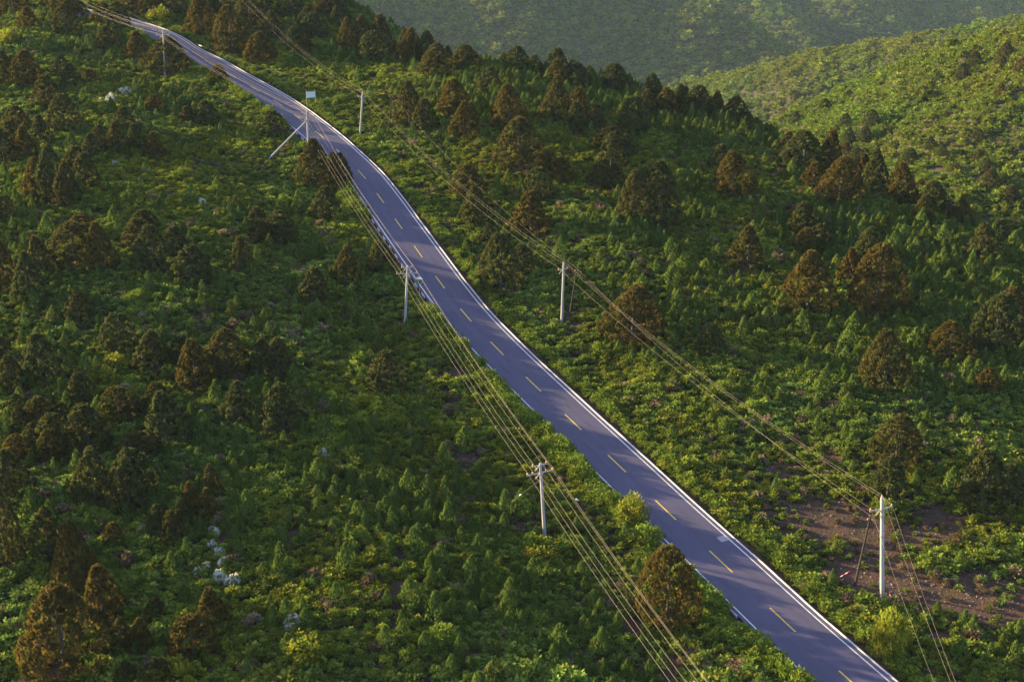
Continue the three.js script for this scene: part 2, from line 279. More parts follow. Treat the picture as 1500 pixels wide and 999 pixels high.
function trunkGeo(seed) {                                                 // unit height: tapered trunk with limbs
  const r = rng(seed), parts = [], stem = new THREE.CylinderGeometry(0.008, 0.03, 0.86, 7, 3); stem.translate(0, 0.41, 0); parts.push(stem);
  for (let k = 0; k < 9; k++) { const h = 0.14 + 0.07 * k, l = 0.32 * (1 - h) + 0.05, g = new THREE.CylinderGeometry(0.003, 0.009, l, 5); g.translate(0, l / 2, 0); g.rotateZ(-0.75 - 0.3 * r()); g.rotateY(k * 2.4 + r()); g.translate(0, h, 0); parts.push(g); }
  return mergeGeometries(parts);
}
function youngGeo(seed, n, fat) {                                         // unit height, about 0.5 wide: small dense flame-shaped conifer
  const L = new Leaves(seed), r = L.r, lean = (r() - 0.5) * 0.1, lob = 2 + Math.floor(r() * 3), ph = r() * 6;
  for (let k = 0; k < n; k++) {
    const h = Math.pow((k + r()) / n, 1.12), ang = k * 2.39996 + r(), rad = 0.27 * fat * Math.pow(1 - h, 0.78) * smooth(-0.2, 0.24, h) * (0.74 + 0.26 * r()) * (1 + 0.14 * Math.sin(ang * lob + h * 9 + ph));
    const cx = Math.cos(ang), cz = Math.sin(ang), p = V(cx * rad + lean * h, 0.02 + h * 0.9, cz * rad), a = L.near(V(cx * 0.16, 1, cz * 0.16), 0.45), t = 0.7 + 0.6 * r();
    L.add(p, a, 0.115 * (0.7 + 0.6 * r()), 0.036, [t * (0.9 + 0.25 * r()), t, t * 0.9], L.near(V(cx, 0.4, cz), 0.7));
  }
  return L.build();
}
function shrubGeo(seed, sprigs, per, size, spread = 0.36) {                           // about 1 wide and 0.75 high: separate leafy sprigs with gaps between them
  const L = new Leaves(seed), r = L.r;
  for (let k = 0; k < sprigs; k++) {
    const ang = k * 2.39996 + 0.8 * r(), f = Math.sqrt((k + 0.4) / sprigs), rad = spread * f * (0.85 + 0.3 * r()), top = (0.62 - 0.34 * f * f) * (0.72 + 0.5 * r()), out = V(Math.cos(ang), 0, Math.sin(ang));
    const tone = 0.6 + 0.75 * r(), warm = r(), lenS = 0.16 + 0.14 * r();
    for (let q = 0; q < per; q++) {
      const h = q / per, a0 = r() * 6.28, w = (0.035 + 0.075 * (1 - h)) * (0.6 + 0.6 * r()) * (size / 0.15 * 0.5 + 0.5), side = V(Math.cos(a0), 0, Math.sin(a0));
      const p = V(out.x * (rad + 0.10 * h * f), top - lenS * (1 - h), out.z * (rad + 0.10 * h * f)).addScaledVector(side, w);
      const a = L.near(V(side.x * 0.7 + out.x * 0.35 * f, 0.62, side.z * 0.7 + out.z * 0.35 * f), 0.7), n = L.near(V(-side.x * 0.25 + out.x * 0.3, 0.95, -side.z * 0.25 + out.z * 0.3), 0.9), t = tone * (0.75 + 0.5 * r());
      L.add(p, a, size * (0.7 + 0.6 * r()), size * 0.36 * (0.8 + 0.5 * r()), [t * (0.85 + 0.35 * warm), t, t * (0.8 + 0.4 * r())], n);
    }
  }
  return L.build();
}
function stemsGeo(seed, n = 6) { const r = rng(seed), parts = []; for (let k = 0; k < n; k++) { const l = 0.4 + 0.2 * r(), g = new THREE.CylinderGeometry(0.006, 0.014, l, 5); g.translate(0, l / 2, 0); g.rotateZ(-0.2 - 0.5 * r()); g.rotateY(k * 2.4); g.translate(0, -0.04, 0); parts.push(g); } return mergeGeometries(parts); }

// ---------------------------------------------------------------- big cypress trees, read off the photograph: [x of foot, y of foot, y of top, width] in 3x enlargements of nine tiles
const tiles = {
  A: [0, 0, [[110, 375, 235, 130], [25, 370, 230, 90], [290, 150, 30, 110], [130, 130, 40, 80], [265, 330, 250, 80], [310, 390, 290, 85], [395, 370, 310, 70], [470, 220, 125, 90], [600, 250, 150, 90], [535, 130, 20, 100], [470, 110, 20, 100], [740, 310, 175, 180], [815, 170, 15, 140], [905, 70, -20, 120], [965, 240, 55, 150], [1012, 372, 288, 85], [1150, 270, 150, 130], [1205, 170, 60, 110], [1100, 120, -10, 140], [1380, 170, 65, 110], [1350, 120, 40, 70], [1480, 120, 35, 60], [1430, 60, -20, 120], [1345, 240, 175, 90], [1290, 215, 130, 70], [680, 495, 425, 80], [830, 550, 475, 80], [905, 560, 455, 110], [545, 570, 480, 90], [600, 650, 555, 70], [510, 670, 550, 90], [445, 655, 560, 80], [400, 700, 600, 90], [340, 770, 655, 110], [375, 830, 690, 110], [230, 880, 665, 130], [175, 870, 710, 120], [295, 905, 735, 110], [210, 470, 345, 110], [285, 580, 430, 120], [70, 560, 475, 100], [60, 690, 545, 100], [20, 730, 580, 90], [120, 710, 570, 90], [180, 640, 520, 80], [20, 960, 870, 90], [680, 690, 590, 80], [1200, 605, 500, 105], [1380, 805, 630, 150], [1465, 830, 690, 90], [1435, 965, 835, 110], [1230, 1005, 935, 90], [1130, 1005, 920, 90], [640, 1025, 930, 120], [350, 1030, 955, 120], [60, 60, -30, 120], [420, 60, -30, 110], [560, 60, -30, 110], [660, 70, -30, 120], [760, 60, -40, 110], [1010, 60, -50, 140], [1190, 60, -40, 100], [1290, 80, -20, 100], [330, 60, -40, 110], [230, 40, -50, 90]]],
  B: [500, 0, [[30, 135, 30, 90], [90, 110, 12, 100], [0, 90, 0, 80], [170, 200, 75, 110], [140, 275, 150, 120], [230, 160, 98, 55], [305, 190, 68, 95], [290, 245, 130, 90], [380, 208, 120, 90], [415, 338, 205, 140], [470, 255, 198, 50], [550, 312, 208, 130], [775, 312, 212, 112], [850, 312, 250, 45], [875, 338, 280, 45], [945, 300, 223, 92], [945, 378, 275, 92], [1015, 300, 263, 50], [1050, 322, 275, 42], [1030, 388, 288, 112], [1090, 358, 297, 55], [1190, 392, 290, 132], [1370, 440, 338, 90], [1340, 500, 405, 70], [1425, 500, 400, 90], [1490, 480, 382, 75], [1285, 592, 440, 112], [650, 400, 305, 90], [300, 550, 375, 122], [365, 578, 450, 100], [495, 508, 362, 132], [540, 602, 460, 112], [735, 568, 393, 142], [945, 528, 353, 122], [1040, 510, 400, 92], [1030, 582, 463, 92], [1110, 572, 470, 92], [780, 740, 538, 205], [900, 755, 675, 85], [970, 800, 708, 92], [1185, 660, 562, 155], [1185, 752, 605, 112], [1250, 690, 600, 82], [870, 875, 752, 112], [550, 855, 740, 130], [590, 985, 838, 112], [830, 1020, 862, 145], [1125, 825, 732, 85], [1200, 835, 728, 85], [1385, 860, 722, 152], [1280, 970, 772, 125], [1400, 995, 802, 155], [38, 828, 688, 84]]],
  C: [1000, 0, [[60, 505, 388, 132], [10, 480, 392, 55], [150, 500, 413, 62], [225, 545, 438, 122], [290, 565, 500, 52], [275, 592, 522, 52], [460, 705, 593, 75], [530, 755, 595, 192], [640, 720, 591, 112], [575, 835, 728, 112], [690, 890, 713, 182], [780, 840, 693, 115], [840, 850, 675, 115], [955, 878, 731, 122], [1095, 918, 811, 122], [1060, 985, 868, 84], [1180, 985, 915, 84], [1220, 992, 883, 84], [970, 905, 850, 62], [220, 856, 688, 165], [160, 745, 648, 84], [535, 1020, 903, 122]]],
  D: [0, 333, [[20, 275, 78, 122], [130, 335, 128, 124], [180, 215, 58, 112], [330, 160, -5, 182], [440, 185, -2, 124], [610, 75, -25, 132], [680, 195, 12, 165], [765, 110, 8, 112], [840, 245, 98, 155], [1230, 66, -40, 140], [1140, 60, -20, 110], [1060, 185, 58, 84], [1385, 325, 193, 112], [345, 405, 298, 112], [520, 545, 398, 132], [685, 625, 473, 145], [800, 595, 488, 92], [860, 708, 523, 145], [990, 645, 473, 192], [1150, 645, 508, 112], [1220, 665, 508, 125], [180, 668, 488, 145], [50, 708, 578, 102], [10, 570, 488, 72], [360, 768, 653, 112], [525, 858, 718, 132], [690, 800, 698, 92], [735, 938, 748, 172], [640, 835, 758, 72], [1050, 848, 693, 125], [1245, 888, 713, 175], [75, 825, 743, 74], [170, 858, 758, 132], [90, 890, 798, 74], [270, 860, 780, 74], [390, 988, 798, 182], [240, 968, 838, 132], [150, 958, 868, 82], [225, 1020, 903, 102], [70, 1010, 923, 102], [610, 1025, 918, 145]]],
  E: [500, 333, [[30, 245, 98, 104], [170, 205, 80, 102], [676, 285, 63, 180], [645, 70, -2, 74], [790, 205, 90, 105], [1280, 490, 283, 235], [205, 725, 568, 145]]],
  F: [1000, 333, [[285, 175, 13, 132], [540, 105, 13, 92], [600, 90, -5, 112], [550, 372, 133, 215], [800, 238, 28, 155], [850, 380, 108, 205], [730, 255, 108, 94], [1320, 135, -2, 124], [1390, 70, -25, 94], [1370, 530, 308, 215], [1440, 385, 273, 112], [1175, 580, 433, 185], [885, 705, 478, 195], [120, 565, 443, 104], [1335, 728, 628, 94], [940, 1025, 848, 205]]],
  G: [0, 666, [[30, 480, 118, 145], [60, 205, 0, 155], [220, 460, 258, 134], [330, 570, 313, 165], [420, 205, -2, 155], [590, 160, -2, 185], [570, 248, 38, 124], [290, 965, 558, 335], [455, 735, 513, 145], [500, 395, 308, 84], [700, 358, 233, 84], [760, 385, 263, 94], [800, 338, 213, 84], [840, 268, 138, 74], [930, 178, 58, 84], [915, 288, 163, 84], [940, 788, 613, 135], [850, 890, 728, 175], [690, 728, 638, 84], [540, 875, 738, 104], [620, 868, 733, 94], [700, 1040, 913, 165], [560, 1020, 938, 104], [380, 588, 478, 64]]],
  H: [500, 666, [[1432, 735, 413, 235, 5]]],
  I: [1000, 666, [[900, 190, 18, 135], [1320, 215, 3, 205], [1430, 190, 60, 120]]],
};
const trees = [], R0 = rng(4711);
for (const [x0, y0, list] of Object.values(tiles)) for (const [x, by, ty, w, kind] of list) {
  const px = x0 + x / 3, py = y0 + by / 3, top = y0 + ty / 3; let p = null;
  for (let k = 0; k < 16; k++) { p = hit(px, py + 5 * k, terrain, 70, 400); if (p && overCrest(p.x, p.z) < 12) break; p = null; }
  if (!p) continue;
  const d = project(p)[2], wid = w / 3 * d / F, h = Math.min(heightTo(p, px, top), py < 130 ? 1.45 * wid : 99);
  { const q = roadAt(p.x, p.z); const clear = 3.8 + 0.5 * (w / 3 * project(p)[2] / F) * 1.27, to = Math.abs(q.off) < 4.6 && q.off < 2 ? -4.9 : q.off > 0 && q.off < clear ? clear : 0; if (to) { const n = onRoad(q.s, to); n.y = terrain(n.x, n.z); p = n; } }
  trees.push({ p, h: clamp(h, 2.2, 14), w: clamp(wid, 1.2, 10), px, py, d, kind });
}
const crownKinds = [['cone', 1], ['cone', 2], ['egg', 3], ['egg', 4], ['dome', 5], ['dome', 6], ['cone', 7], ['egg', 8]];
const crowns = crownKinds.map(([k, s]) => cypressCrown(900 + s, k, 135, 26, 0.066)), bigCrowns = crownKinds.map(([k, s]) => cypressCrown(950 + s, k, 210, 34, 0.044, 0.85));
const trunks = [1, 2].map((s) => trunkGeo(s));
function treeAt(name, p, h, w, ci, mi, turn) {
  const g = base(name, p, turn); g.scale.set(w * 1.27, h * 1.14, w * 1.27);
  mesh('trunk', trunks[ci % 2], M.bark, g); mesh('crown', (h > 5.6 || w > 5 ? bigCrowns : crowns)[ci], M.cypress[mi], g); return g;
}
let biggest = trees.reduce((a, b) => (b.h * b.w > a.h * a.w && b.px < 200 && b.py > 900 ? b : a), trees[0]);
for (const t of trees) if (t.px < 140 && t.py > 950 && t.h > 6) biggest = t;
function landmarkTrees() {                                                // the tree standing closest to each landmark is told by it
  const marks = [[238, 108, 'the two-armed pole before the far road end'], [391, 235, 'the foot of the slanting strut'], [593, 476, 'the pole by the round mirror'], [798, 787, 'the pole with stay wires'], [527, 200, 'the pole at the outer road bend'], [823, 471, 'the lone pole among shrubs'], [1293, 877, 'the thick pole on bare soil'], [456, 157, 'the pale blue notice board'], [570, 188, 'the short wooden pole by the bend'], [1430, 865, 'the widest patch of bare brown soil'], [322, 850, 'the white blossom shrubs'], [1302, 955, 'the tall yellow bush']];
  const told = new Map();
  for (const [x, y, what] of marks) { const p = hit(x, y); let best = 1e9, b; for (const t of trees) { const d = t.p.distanceTo(p); if (d < best && !told.has(t)) { best = d; b = t; } } if (best < 30) told.set(b, what); }
  return told;
}
const toldBy = landmarkTrees();
for (const t of trees) {
  const r = R0, asp = t.w / t.h, ci = asp < 0.72 ? [0, 1, 6, 2][Math.floor(r() * 4)] : asp < 0.95 ? [1, 2, 3, 7, 4, 0][Math.floor(r() * 6)] : [3, 2, 7, 3, 4][Math.floor(r() * 5)];
  const g = treeAt('cypress_tree', t.p, t.h * (t.kind || t === biggest ? 0.9 : 1), t.w, t === biggest ? 3 : t.kind ?? ci, t === biggest || t.kind ? 2 : Math.floor(r() * 4), r() * 6.28), rd = roadAt(t.p.x, t.p.z), cr = crestSide(t.p.x, t.p.z);
  const form = asp < 0.72 ? 'tall pointed' : asp < 0.95 ? 'egg-shaped' : 'broad rounded';
  const next = Math.min(...trees.map((o) => (o === t ? 1e9 : Math.hypot(o.p.x - t.p.x, o.p.z - t.p.z)))), stand = next < t.w * 0.95 ? 'crowded against its neighbour' : next < 6 ? 'in a loose clump' : 'standing alone', size = t.h > 5.8 ? 'large ' : t.h < 3.6 ? 'small ' : '';
  if (toldBy.has(t)) { tag(g, size + form + ' brown cypress closest to ' + toldBy.get(t), 'tree', 'cypress trees beside landmarks'); continue; }
  if (t === biggest) tag(g, 'largest rust-brown cypress of the slope, its pale trunk showing through', 'tree', 'cypress trees on the power line slope');
  else if (Math.abs(rd.off) < 8.5) tag(g, size + form + ' brown cypress ' + stand + ' beside the road edge', 'tree', size + form + ' ' + stand + ' cypress trees beside the road');
  else if (cr > -24) tag(g, size + form + ' brown cypress ' + stand + ' on the crest above the hazy valley', 'tree', size + form + ' ' + stand + ' cypress trees along the crest');
  else if (rd.off > 0) tag(g, size + form + ' brown cypress ' + stand + ' between road and valley', 'tree', size + form + ' ' + stand + ' cypress trees on the valley side slope');
  else tag(g, size + form + ' brown cypress ' + stand + ' on the six-wire line\'s slope', 'tree', size + form + ' ' + stand + ' cypress trees on the power line slope');
}
// small dark trees on the sunlit spur across the valley
for (const [x, by, ty, w] of [[625, 492, 440, 55], [500, 547, 495, 50], [715, 562, 505, 45], [730, 622, 565, 50], [800, 622, 560, 60], [830, 562, 490, 60], [715, 682, 630, 60], [760, 715, 655, 60], [1230, 352, 285, 50], [1055, 435, 385, 60], [1400, 422, 370, 45], [1420, 252, 190, 70], [1400, 305, 250, 50], [1090, 662, 605, 50], [1140, 692, 640, 40], [1000, 722, 660, 70], [1350, 822, 745, 80], [1330, 755, 700, 50], [1300, 705, 660, 40], [1490, 322, 260, 60], [1300, 612, 570, 40], [1280, 295, 230, 60], [1440, 880, 820, 70], [1200, 760, 720, 40], [730, 440, 400, 40], [1045, 830, 790, 40]]) {
  const px = 1000 + x / 3, p = hit(px, by / 3, hillA, 330, 690); if (!p) continue;
  const h = heightTo(p, px, ty / 3), d = project(p)[2];
  tag(treeAt('cypress_tree', p, clamp(h, 2, 9), clamp(w / 3 * d / F, 2, 7), Math.floor(R0() * 8), Math.floor(R0() * 4), R0() * 6.28), 'small dark cypress scattered on the sunlit spur across the valley', 'tree', 'cypress trees on the sunlit spur');
}
console.log('trees', trees.length, 'biggest', biggest.h, biggest.px, biggest.py, 'median h', trees.map((t) => t.h).sort((a, b) => a - b)[trees.length >> 1]);

// ---------------------------------------------------------------- poles and wires
function pole(name, p, top, h, r0, r1, mat) {                             // foot p, head 'top': a slightly leaning tapered pole
  const g = base(name, p), up = top.clone().sub(p), len = up.length();
  g.quaternion.setFromUnitVectors(V(0, 1, 0), up.clone().normalize());
  const geo = new THREE.CylinderGeometry(r1, r0, len + 0.4, 14, 6); geo.translate(0, len / 2 - 0.2, 0); mesh('shaft', geo, mat, g); return [g, len];
}
const insulatorGeo = (() => { const pts = [[0.0, 0], [0.05, 0], [0.05, 0.06], [0.10, 0.08], [0.11, 0.11], [0.06, 0.13], [0.09, 0.16], [0.095, 0.19], [0.05, 0.21], [0.06, 0.25], [0.0, 0.27]].map((q) => new THREE.Vector2(...q)); return new THREE.LatheGeometry(pts, 10); })();
function armOn(g, y, half, dirWorld, spots, long = 0.0) {                 // crossarm across the line, insulators along it, returns world points of the wire seats
  const q = g.quaternion.clone().invert(), a = V(-dirWorld.z, 0, dirWorld.x).normalize().applyQuaternion(q), ang = Math.atan2(-a.z, a.x);
  const box = new THREE.BoxGeometry(2 * half, 0.11, 0.09); box.translate(long, 0, 0.17); box.rotateY(ang); box.translate(0, y, 0);
  const arm = mesh('crossarm', box, M.steel, g), out = [];
  for (const s of spots) { const i = mesh('insulator', insulatorGeo, M.porcelain, arm); const o = V(s + long, 0.05, 0.17).applyAxisAngle(V(0, 1, 0), ang); i.position.set(o.x, y + o.y, o.z); out.push(V(o.x, y + o.y + 0.25, o.z)); }
  for (const s of [-1, 1]) { const b = new THREE.BoxGeometry(0.05, 0.75, 0.03); b.rotateZ(s * 0.75); b.translate(s * 0.27, y - 0.28, 0.2); b.rotateY(ang); mesh('brace', b, M.steel, g); }
  g.updateMatrixWorld(true);
  return out.map((v) => g.localToWorld(v));
}
function collar(g, y, r, hh = 0.12) { const c = new THREE.CylinderGeometry(r + 0.03, r + 0.035, hh, 14); c.translate(0, y, 0); mesh('clamp', c, M.steel, g); }
const headOf = (p, px, py) => { const r = ray(px, py), k = Math.hypot(p.x, p.z) / Math.hypot(r.x, r.z); return V(r.x * k, 68 + r.y * k, r.z * k); };
const line1 = [[241, 110, 238, 43], [452, 226, 449, 163], [593, 476, 597, 390], [798, 787, 791.5, 680]].map(([a, b, c, d]) => { const p = hit(a, b); return { p, top: headOf(p, c, d) }; });
{ const top = at(1150, 1168, 84), p = V(top.x + 0.3, terrain(top.x, top.z), top.z); line1.push({ p, top }); const t0 = at(70, -26, 300), p0 = V(t0.x, terrain(t0.x, t0.z), t0.z); line1.unshift({ p: p0, top: t0 }); }
const line2 = [[322, 13, 323, -46], [527, 200, 531, 134], [823, 471, 826, 385], [1293, 877, 1293, 729]].map(([a, b, c, d]) => { const p = hit(a, b); return { p, top: headOf(p, c, d) }; });
{ const top = at(1452, 1150, 80), p = V(top.x, terrain(top.x, top.z), top.z); line2.push({ p, top }); }
console.log('pole heights', line1.map((q) => q.top.clone().sub(q.p).length().toFixed(1)).join(' '), '|', line2.map((q) => q.top.clone().sub(q.p).length().toFixed(1)).join(' '));
const lineDir = (l, k) => l[Math.min(l.length - 1, k + 1)].p.clone().sub(l[Math.max(0, k - 1)].p).setY(0).normalize();
const l1Labels = ['grey concrete pole of the six-wire line where the road leaves the hillside trees', 'grey concrete pole with two crossarms rising before the far bend of the road', 'concrete pole with two crossarms propped by a slanting strut beside the road', 'slender concrete pole with two crossarms beside the round road mirror', 'concrete pole with two crossarms and stay wires by a bare soil patch', 'concrete pole carrying on the six-wire line beyond the lowest bushes'];
const seats1 = line1.map((q, k) => {
  const [g, len] = pole('utility_pole', q.p, q.top, 0, 0.19, 0.13, M.concrete), dir = lineDir(line1, k), s = len / 8.3;
  tag(g, l1Labels[k], 'utility pole', 'poles of the six-wire line');
  const cap = new THREE.SphereGeometry(0.135, 12, 6, 0, 6.283, 0, 1.5708); cap.translate(0, len, 0); mesh('cap', cap, M.concrete, g);
  collar(g, len - 1.15, 0.15, 0.25); collar(g, len - 0.22, 0.14);
  const up = armOn(g, len - 0.2, 0.78, dir, [-0.7, 0.7]), low = armOn(g, len - 1.05, 1.4, dir, [-1.32, -0.62, 0.78, 1.32]);
  return [...up, ...low];
});
{ // the slanting strut of the pole before the bend
  const p = hit(391, 235), q = line1[2], top = q.p.clone().lerp(q.top, 0.80), [g] = pole('strut_pole', p, top, 0, 0.17, 0.12, M.concrete);
  collar(g, top.distanceTo(p) - 0.1, 0.13, 0.2); tag(g, 'slanting concrete strut propping the pole beside the road', 'strut');
}
const l2Labels = ['concrete pole whose foot shows above the dark trees behind the road', 'white-grey concrete pole at the outer edge of the road bend', 'lone grey concrete pole among shrubs on the valley side slope', 'thick pale concrete pole standing on bare brown soil', 'concrete pole carrying on the three-wire line below the bare soil'];
const seats2 = line2.map((q, k) => {
  const [g, len] = pole('utility_pole', q.p, q.top, 0, k === 3 ? 0.22 : 0.19, k === 3 ? 0.16 : 0.13, M.concrete), dir = lineDir(line2, k), big = k === 3;
  tag(g, l2Labels[k], 'utility pole', 'poles of the three-wire line');
  const arm = armOn(g, len - (big ? 1.25 : 0.95), big ? 1.15 : 0.72, dir, big ? [-1.05, 1.05] : [-0.65, 0.65]);
  collar(g, len - (big ? 1.25 : 0.95), 0.16, 0.2);
  if (big) { collar(g, len - 3.95, 0.19, 0.14); collar(g, len - 1.9, 0.17, 0.3); }
  const pin = mesh('insulator', insulatorGeo, M.porcelain, g); pin.position.set(0, len, 0); g.updateMatrixWorld(true);
  return [g.localToWorld(V(0, len + 0.25, 0)), ...arm];
});
function wireGeo(points, sag, radius, n = 18, sides = 5) {
  const all = [];
  for (let k = 0; k + 1 < points.length; k++) { const a = points[k], b = points[k + 1], S = sag * (a.distanceTo(b) / 50) ** 2; for (let i = k ? 1 : 0; i <= n; i++) { const t = i / n, p = a.clone().lerp(b, t); p.y -= 4 * S * t * (1 - t); all.push(p); } }
  const path = new THREE.CurvePath(); for (let i = 0; i + 1 < all.length; i++) path.add(new THREE.LineCurve3(all[i], all[i + 1]));
  // a plain tube along the points
  const pos = [], idx = [];
  all.forEach((p, i) => { const t = all[Math.min(all.length - 1, i + 1)].clone().sub(all[Math.max(0, i - 1)]).normalize(), u = V(0, 1, 0).cross(t).normalize(), v = t.clone().cross(u); for (let k = 0; k < sides; k++) { const a = k / sides * 6.28318, q = p.clone().addScaledVector(u, Math.cos(a) * radius).addScaledVector(v, Math.sin(a) * radius); pos.push(q.x, q.y, q.z); if (i + 1 < all.length) { const b = i * sides, k2 = (k + 1) % sides; idx.push(b + k, b + sides + k, b + k2, b + k2, b + sides + k, b + sides + k2); } } });
  const g = new THREE.BufferGeometry(); g.setAttribute('position', new THREE.Float32BufferAttribute(pos, 3)); g.setIndex(idx); g.computeVertexNormals(); return g;
}
const wireKinds = [['outer wire of the upper crossarms of the six-wire line'], ['second wire of the upper crossarms of the six-wire line']];
for (let k = 0; k < 6; k++) tag(mesh('power_line_wire', wireGeo(seats1.map((s) => s[k]), 0.7, 0.0085), M.wire), k < 2 ? 'thin golden wire strung between the upper crossarms of the six-wire line' : 'thin golden wire strung between the lower crossarms of the six-wire line', 'wire', k < 2 ? 'upper wires of the six-wire line' : 'lower wires of the six-wire line');
for (let k = 0; k < 3; k++) tag(mesh('power_line_wire', wireGeo(seats2.map((s) => s[k]), 0.8, 0.0060), M.wire), k ? 'thin golden wire strung between crossarms of the three-wire line' : 'thin golden wire strung over the heads of the three-wire poles', 'wire', k ? 'crossarm wires of the three-wire line' : 'top wire of the three-wire line');
// dark wooden cable poles with one cable
const wood = [[570, 188, 573.5, 139], [835, 460, 845, 393], [1253, 858, 1276, 756]].map(([a, b, c, d]) => { const p = hit(a, b); return { p, top: headOf(p, c, d) }; });
const woodLabels = ['short dark wooden cable pole near the outer bend of the road', 'dark wooden cable pole half hidden in shrubs behind the lone concrete pole', 'leaning dark wooden pole beside the thick concrete pole on bare soil'];
wood.forEach((q, k) => { const [g, len] = pole('wooden_pole', q.p, q.top, 0, 0.13, 0.085, M.wood); tag(g, woodLabels[k], 'wooden pole', 'wooden cable poles'); const b = new THREE.BoxGeometry(0.5, 0.07, 0.07); b.translate(0, len - 0.45, 0.12); const arm = mesh('bracket', b, M.wood, g); for (const s of [-0.2, 0.2]) { const i = mesh('insulator', insulatorGeo, M.porcelain, arm); i.position.set(s, len - 0.42, 0.12); } });
const far0 = at(120, -22, 300), far1 = at(330, 68, 285);
{
  const a = line2[3].p.clone().lerp(line2[3].top, 0.62);
  const c = tag(mesh('cable', wireGeo([a, wood[2].top.clone().add(V(0, 0.02, 0)), wood[1].top.clone().add(V(0, 0.02, 0)), wood[0].top.clone().add(V(0, 0.02, 0)), far0], 0.8, 0.0060), M.wire), 'long sagging telephone cable carried by the dark wooden poles', 'cable');
  const mid = wood[0].top.clone().lerp(far0, 0.56), L = wood[0].top.distanceTo(far0), S = 0.8 * (L / 50) ** 2; mid.y -= 4 * S * 0.56 * 0.44;
  const dir = far0.clone().sub(wood[0].top).normalize(); dir.y += -4 * S * (1 - 1.12) / L; dir.normalize();
  const sl = new THREE.CapsuleGeometry(0.09, 1.1, 4, 8); sl.applyQuaternion(new THREE.Quaternion().setFromUnitVectors(V(0, 1, 0), dir)); sl.translate(mid.x, mid.y, mid.z); mesh('splice_sleeve', sl, M.whitePorcelain, c);
}
{ // stay wires of the pole by the bare patch, each with a white egg insulator
  const q = line1[4], from = q.p.clone().lerp(q.top, 0.80);
  for (const [px, py, lab, f] of [[722, 756, 'thin stay wire with white insulator running down to the young conifers', 0.42], [968, 802, 'dark stay wire running down towards the road edge bushes', 0.3]]) {
    const e = hit(px, py), g = base('stay_wire', V(0, 0, 0)); tag(g, lab, 'stay wire'); mesh('strand', wireGeo([from, e], 0.02, 0.014, 6), M.darkWire, g);
    const o = from.clone().lerp(e, f), s = new THREE.SphereGeometry(0.13, 10, 8); s.scale(0.75, 1.35, 0.75); s.applyQuaternion(new THREE.Quaternion().setFromUnitVectors(V(0, 1, 0), e.clone().sub(from).normalize())); s.translate(o.x, o.y, o.z); mesh('insulator', s, M.whitePorcelain, g);
  }
}

// ---------------------------------------------------------------- roadside signs and small things
{ // pale blue notice board behind the bend
  const p = hit(456, 157); const g = base('notice_board', p, 0.35); g.scale.setScalar(0.86); tag(g, 'pale blue notice board on two posts behind the road bend', 'sign');
  const b = new THREE.BoxGeometry(2.0, 1.3, 0.06); b.translate(0, 2.75, 0); const panel = mesh('panel', b, M.signBlue, g);
  for (const [y, w] of [[3.1, 1.7], [2.75, 1.3], [2.45, 1.6]]) { const t = new THREE.BoxGeometry(w, 0.16, 0.01); t.translate(0, y, 0.037); mesh('print', t, M.signPale, panel); }
  for (const x of [-0.95, 0.95]) { const q = new THREE.CylinderGeometry(0.05, 0.05, 4.0, 8); q.translate(x, 1.75, -0.085); mesh('post', q, M.steel, g); }
  const fr = [[0, 3.43, 2.1, 0.06], [0, 2.07, 2.1, 0.06]].map(([x, y, w, h]) => { const q = new THREE.BoxGeometry(w, h, 0.1); q.translate(x, y, 0); return q; }); for (const q of fr) mesh('frame', q, M.steel, g);
}
{ // round traffic mirror
  const p = onRoad(sOf(650, 430), -3.95); p.y = terrain(p.x, p.z) ; const g = base('road_mirror', p, 0.12); tag(g, 'round grey-blue traffic mirror on a post at the road edge', 'mirror');
  const post = new THREE.CylinderGeometry(0.05, 0.05, 2.6, 10); post.translate(0, 1.2, -0.12); mesh('post', post, M.bluePaint, g);
  const face = new THREE.SphereGeometry(1.4, 24, 8, 0, 6.283, 0, 0.36); face.rotateX(Math.PI / 2); face.translate(0, 2.35, -1.3); mesh('mirror_face', face, M.mirror, g);
  const rim = new THREE.TorusGeometry(0.5, 0.05, 8, 28); rim.translate(0, 2.35, 0); mesh('rim', rim, M.bluePaint, g);
  const back = new THREE.CylinderGeometry(0.47, 0.3, 0.08, 20); back.rotateX(-Math.PI / 2); back.translate(0, 2.35, -0.05); mesh('back_shell', back, M.bluePaint, g);
}
function stake(p, tilt, turn, label) {
  const g = base('marker_stake', p, turn); g.rotation.set(tilt[0], 0, tilt[1]); tag(g, label, 'marker stake');
  for (let k = 0; k < 6; k++) { const c = new THREE.CylinderGeometry(0.05, 0.05, 0.26, 8); c.translate(0, 0.13 + 0.26 * k, 0); mesh('band', c, k % 2 ? M.red : M.white, g); }
}
stake(hit(1225, 849), [0, -0.95], 0, 'tilted red and white stake lying among shrubs on bare soil');
stake(hit(1307, 886), [0.1, 0.25], 0, 'short red and white stake at the foot of the thick pole');

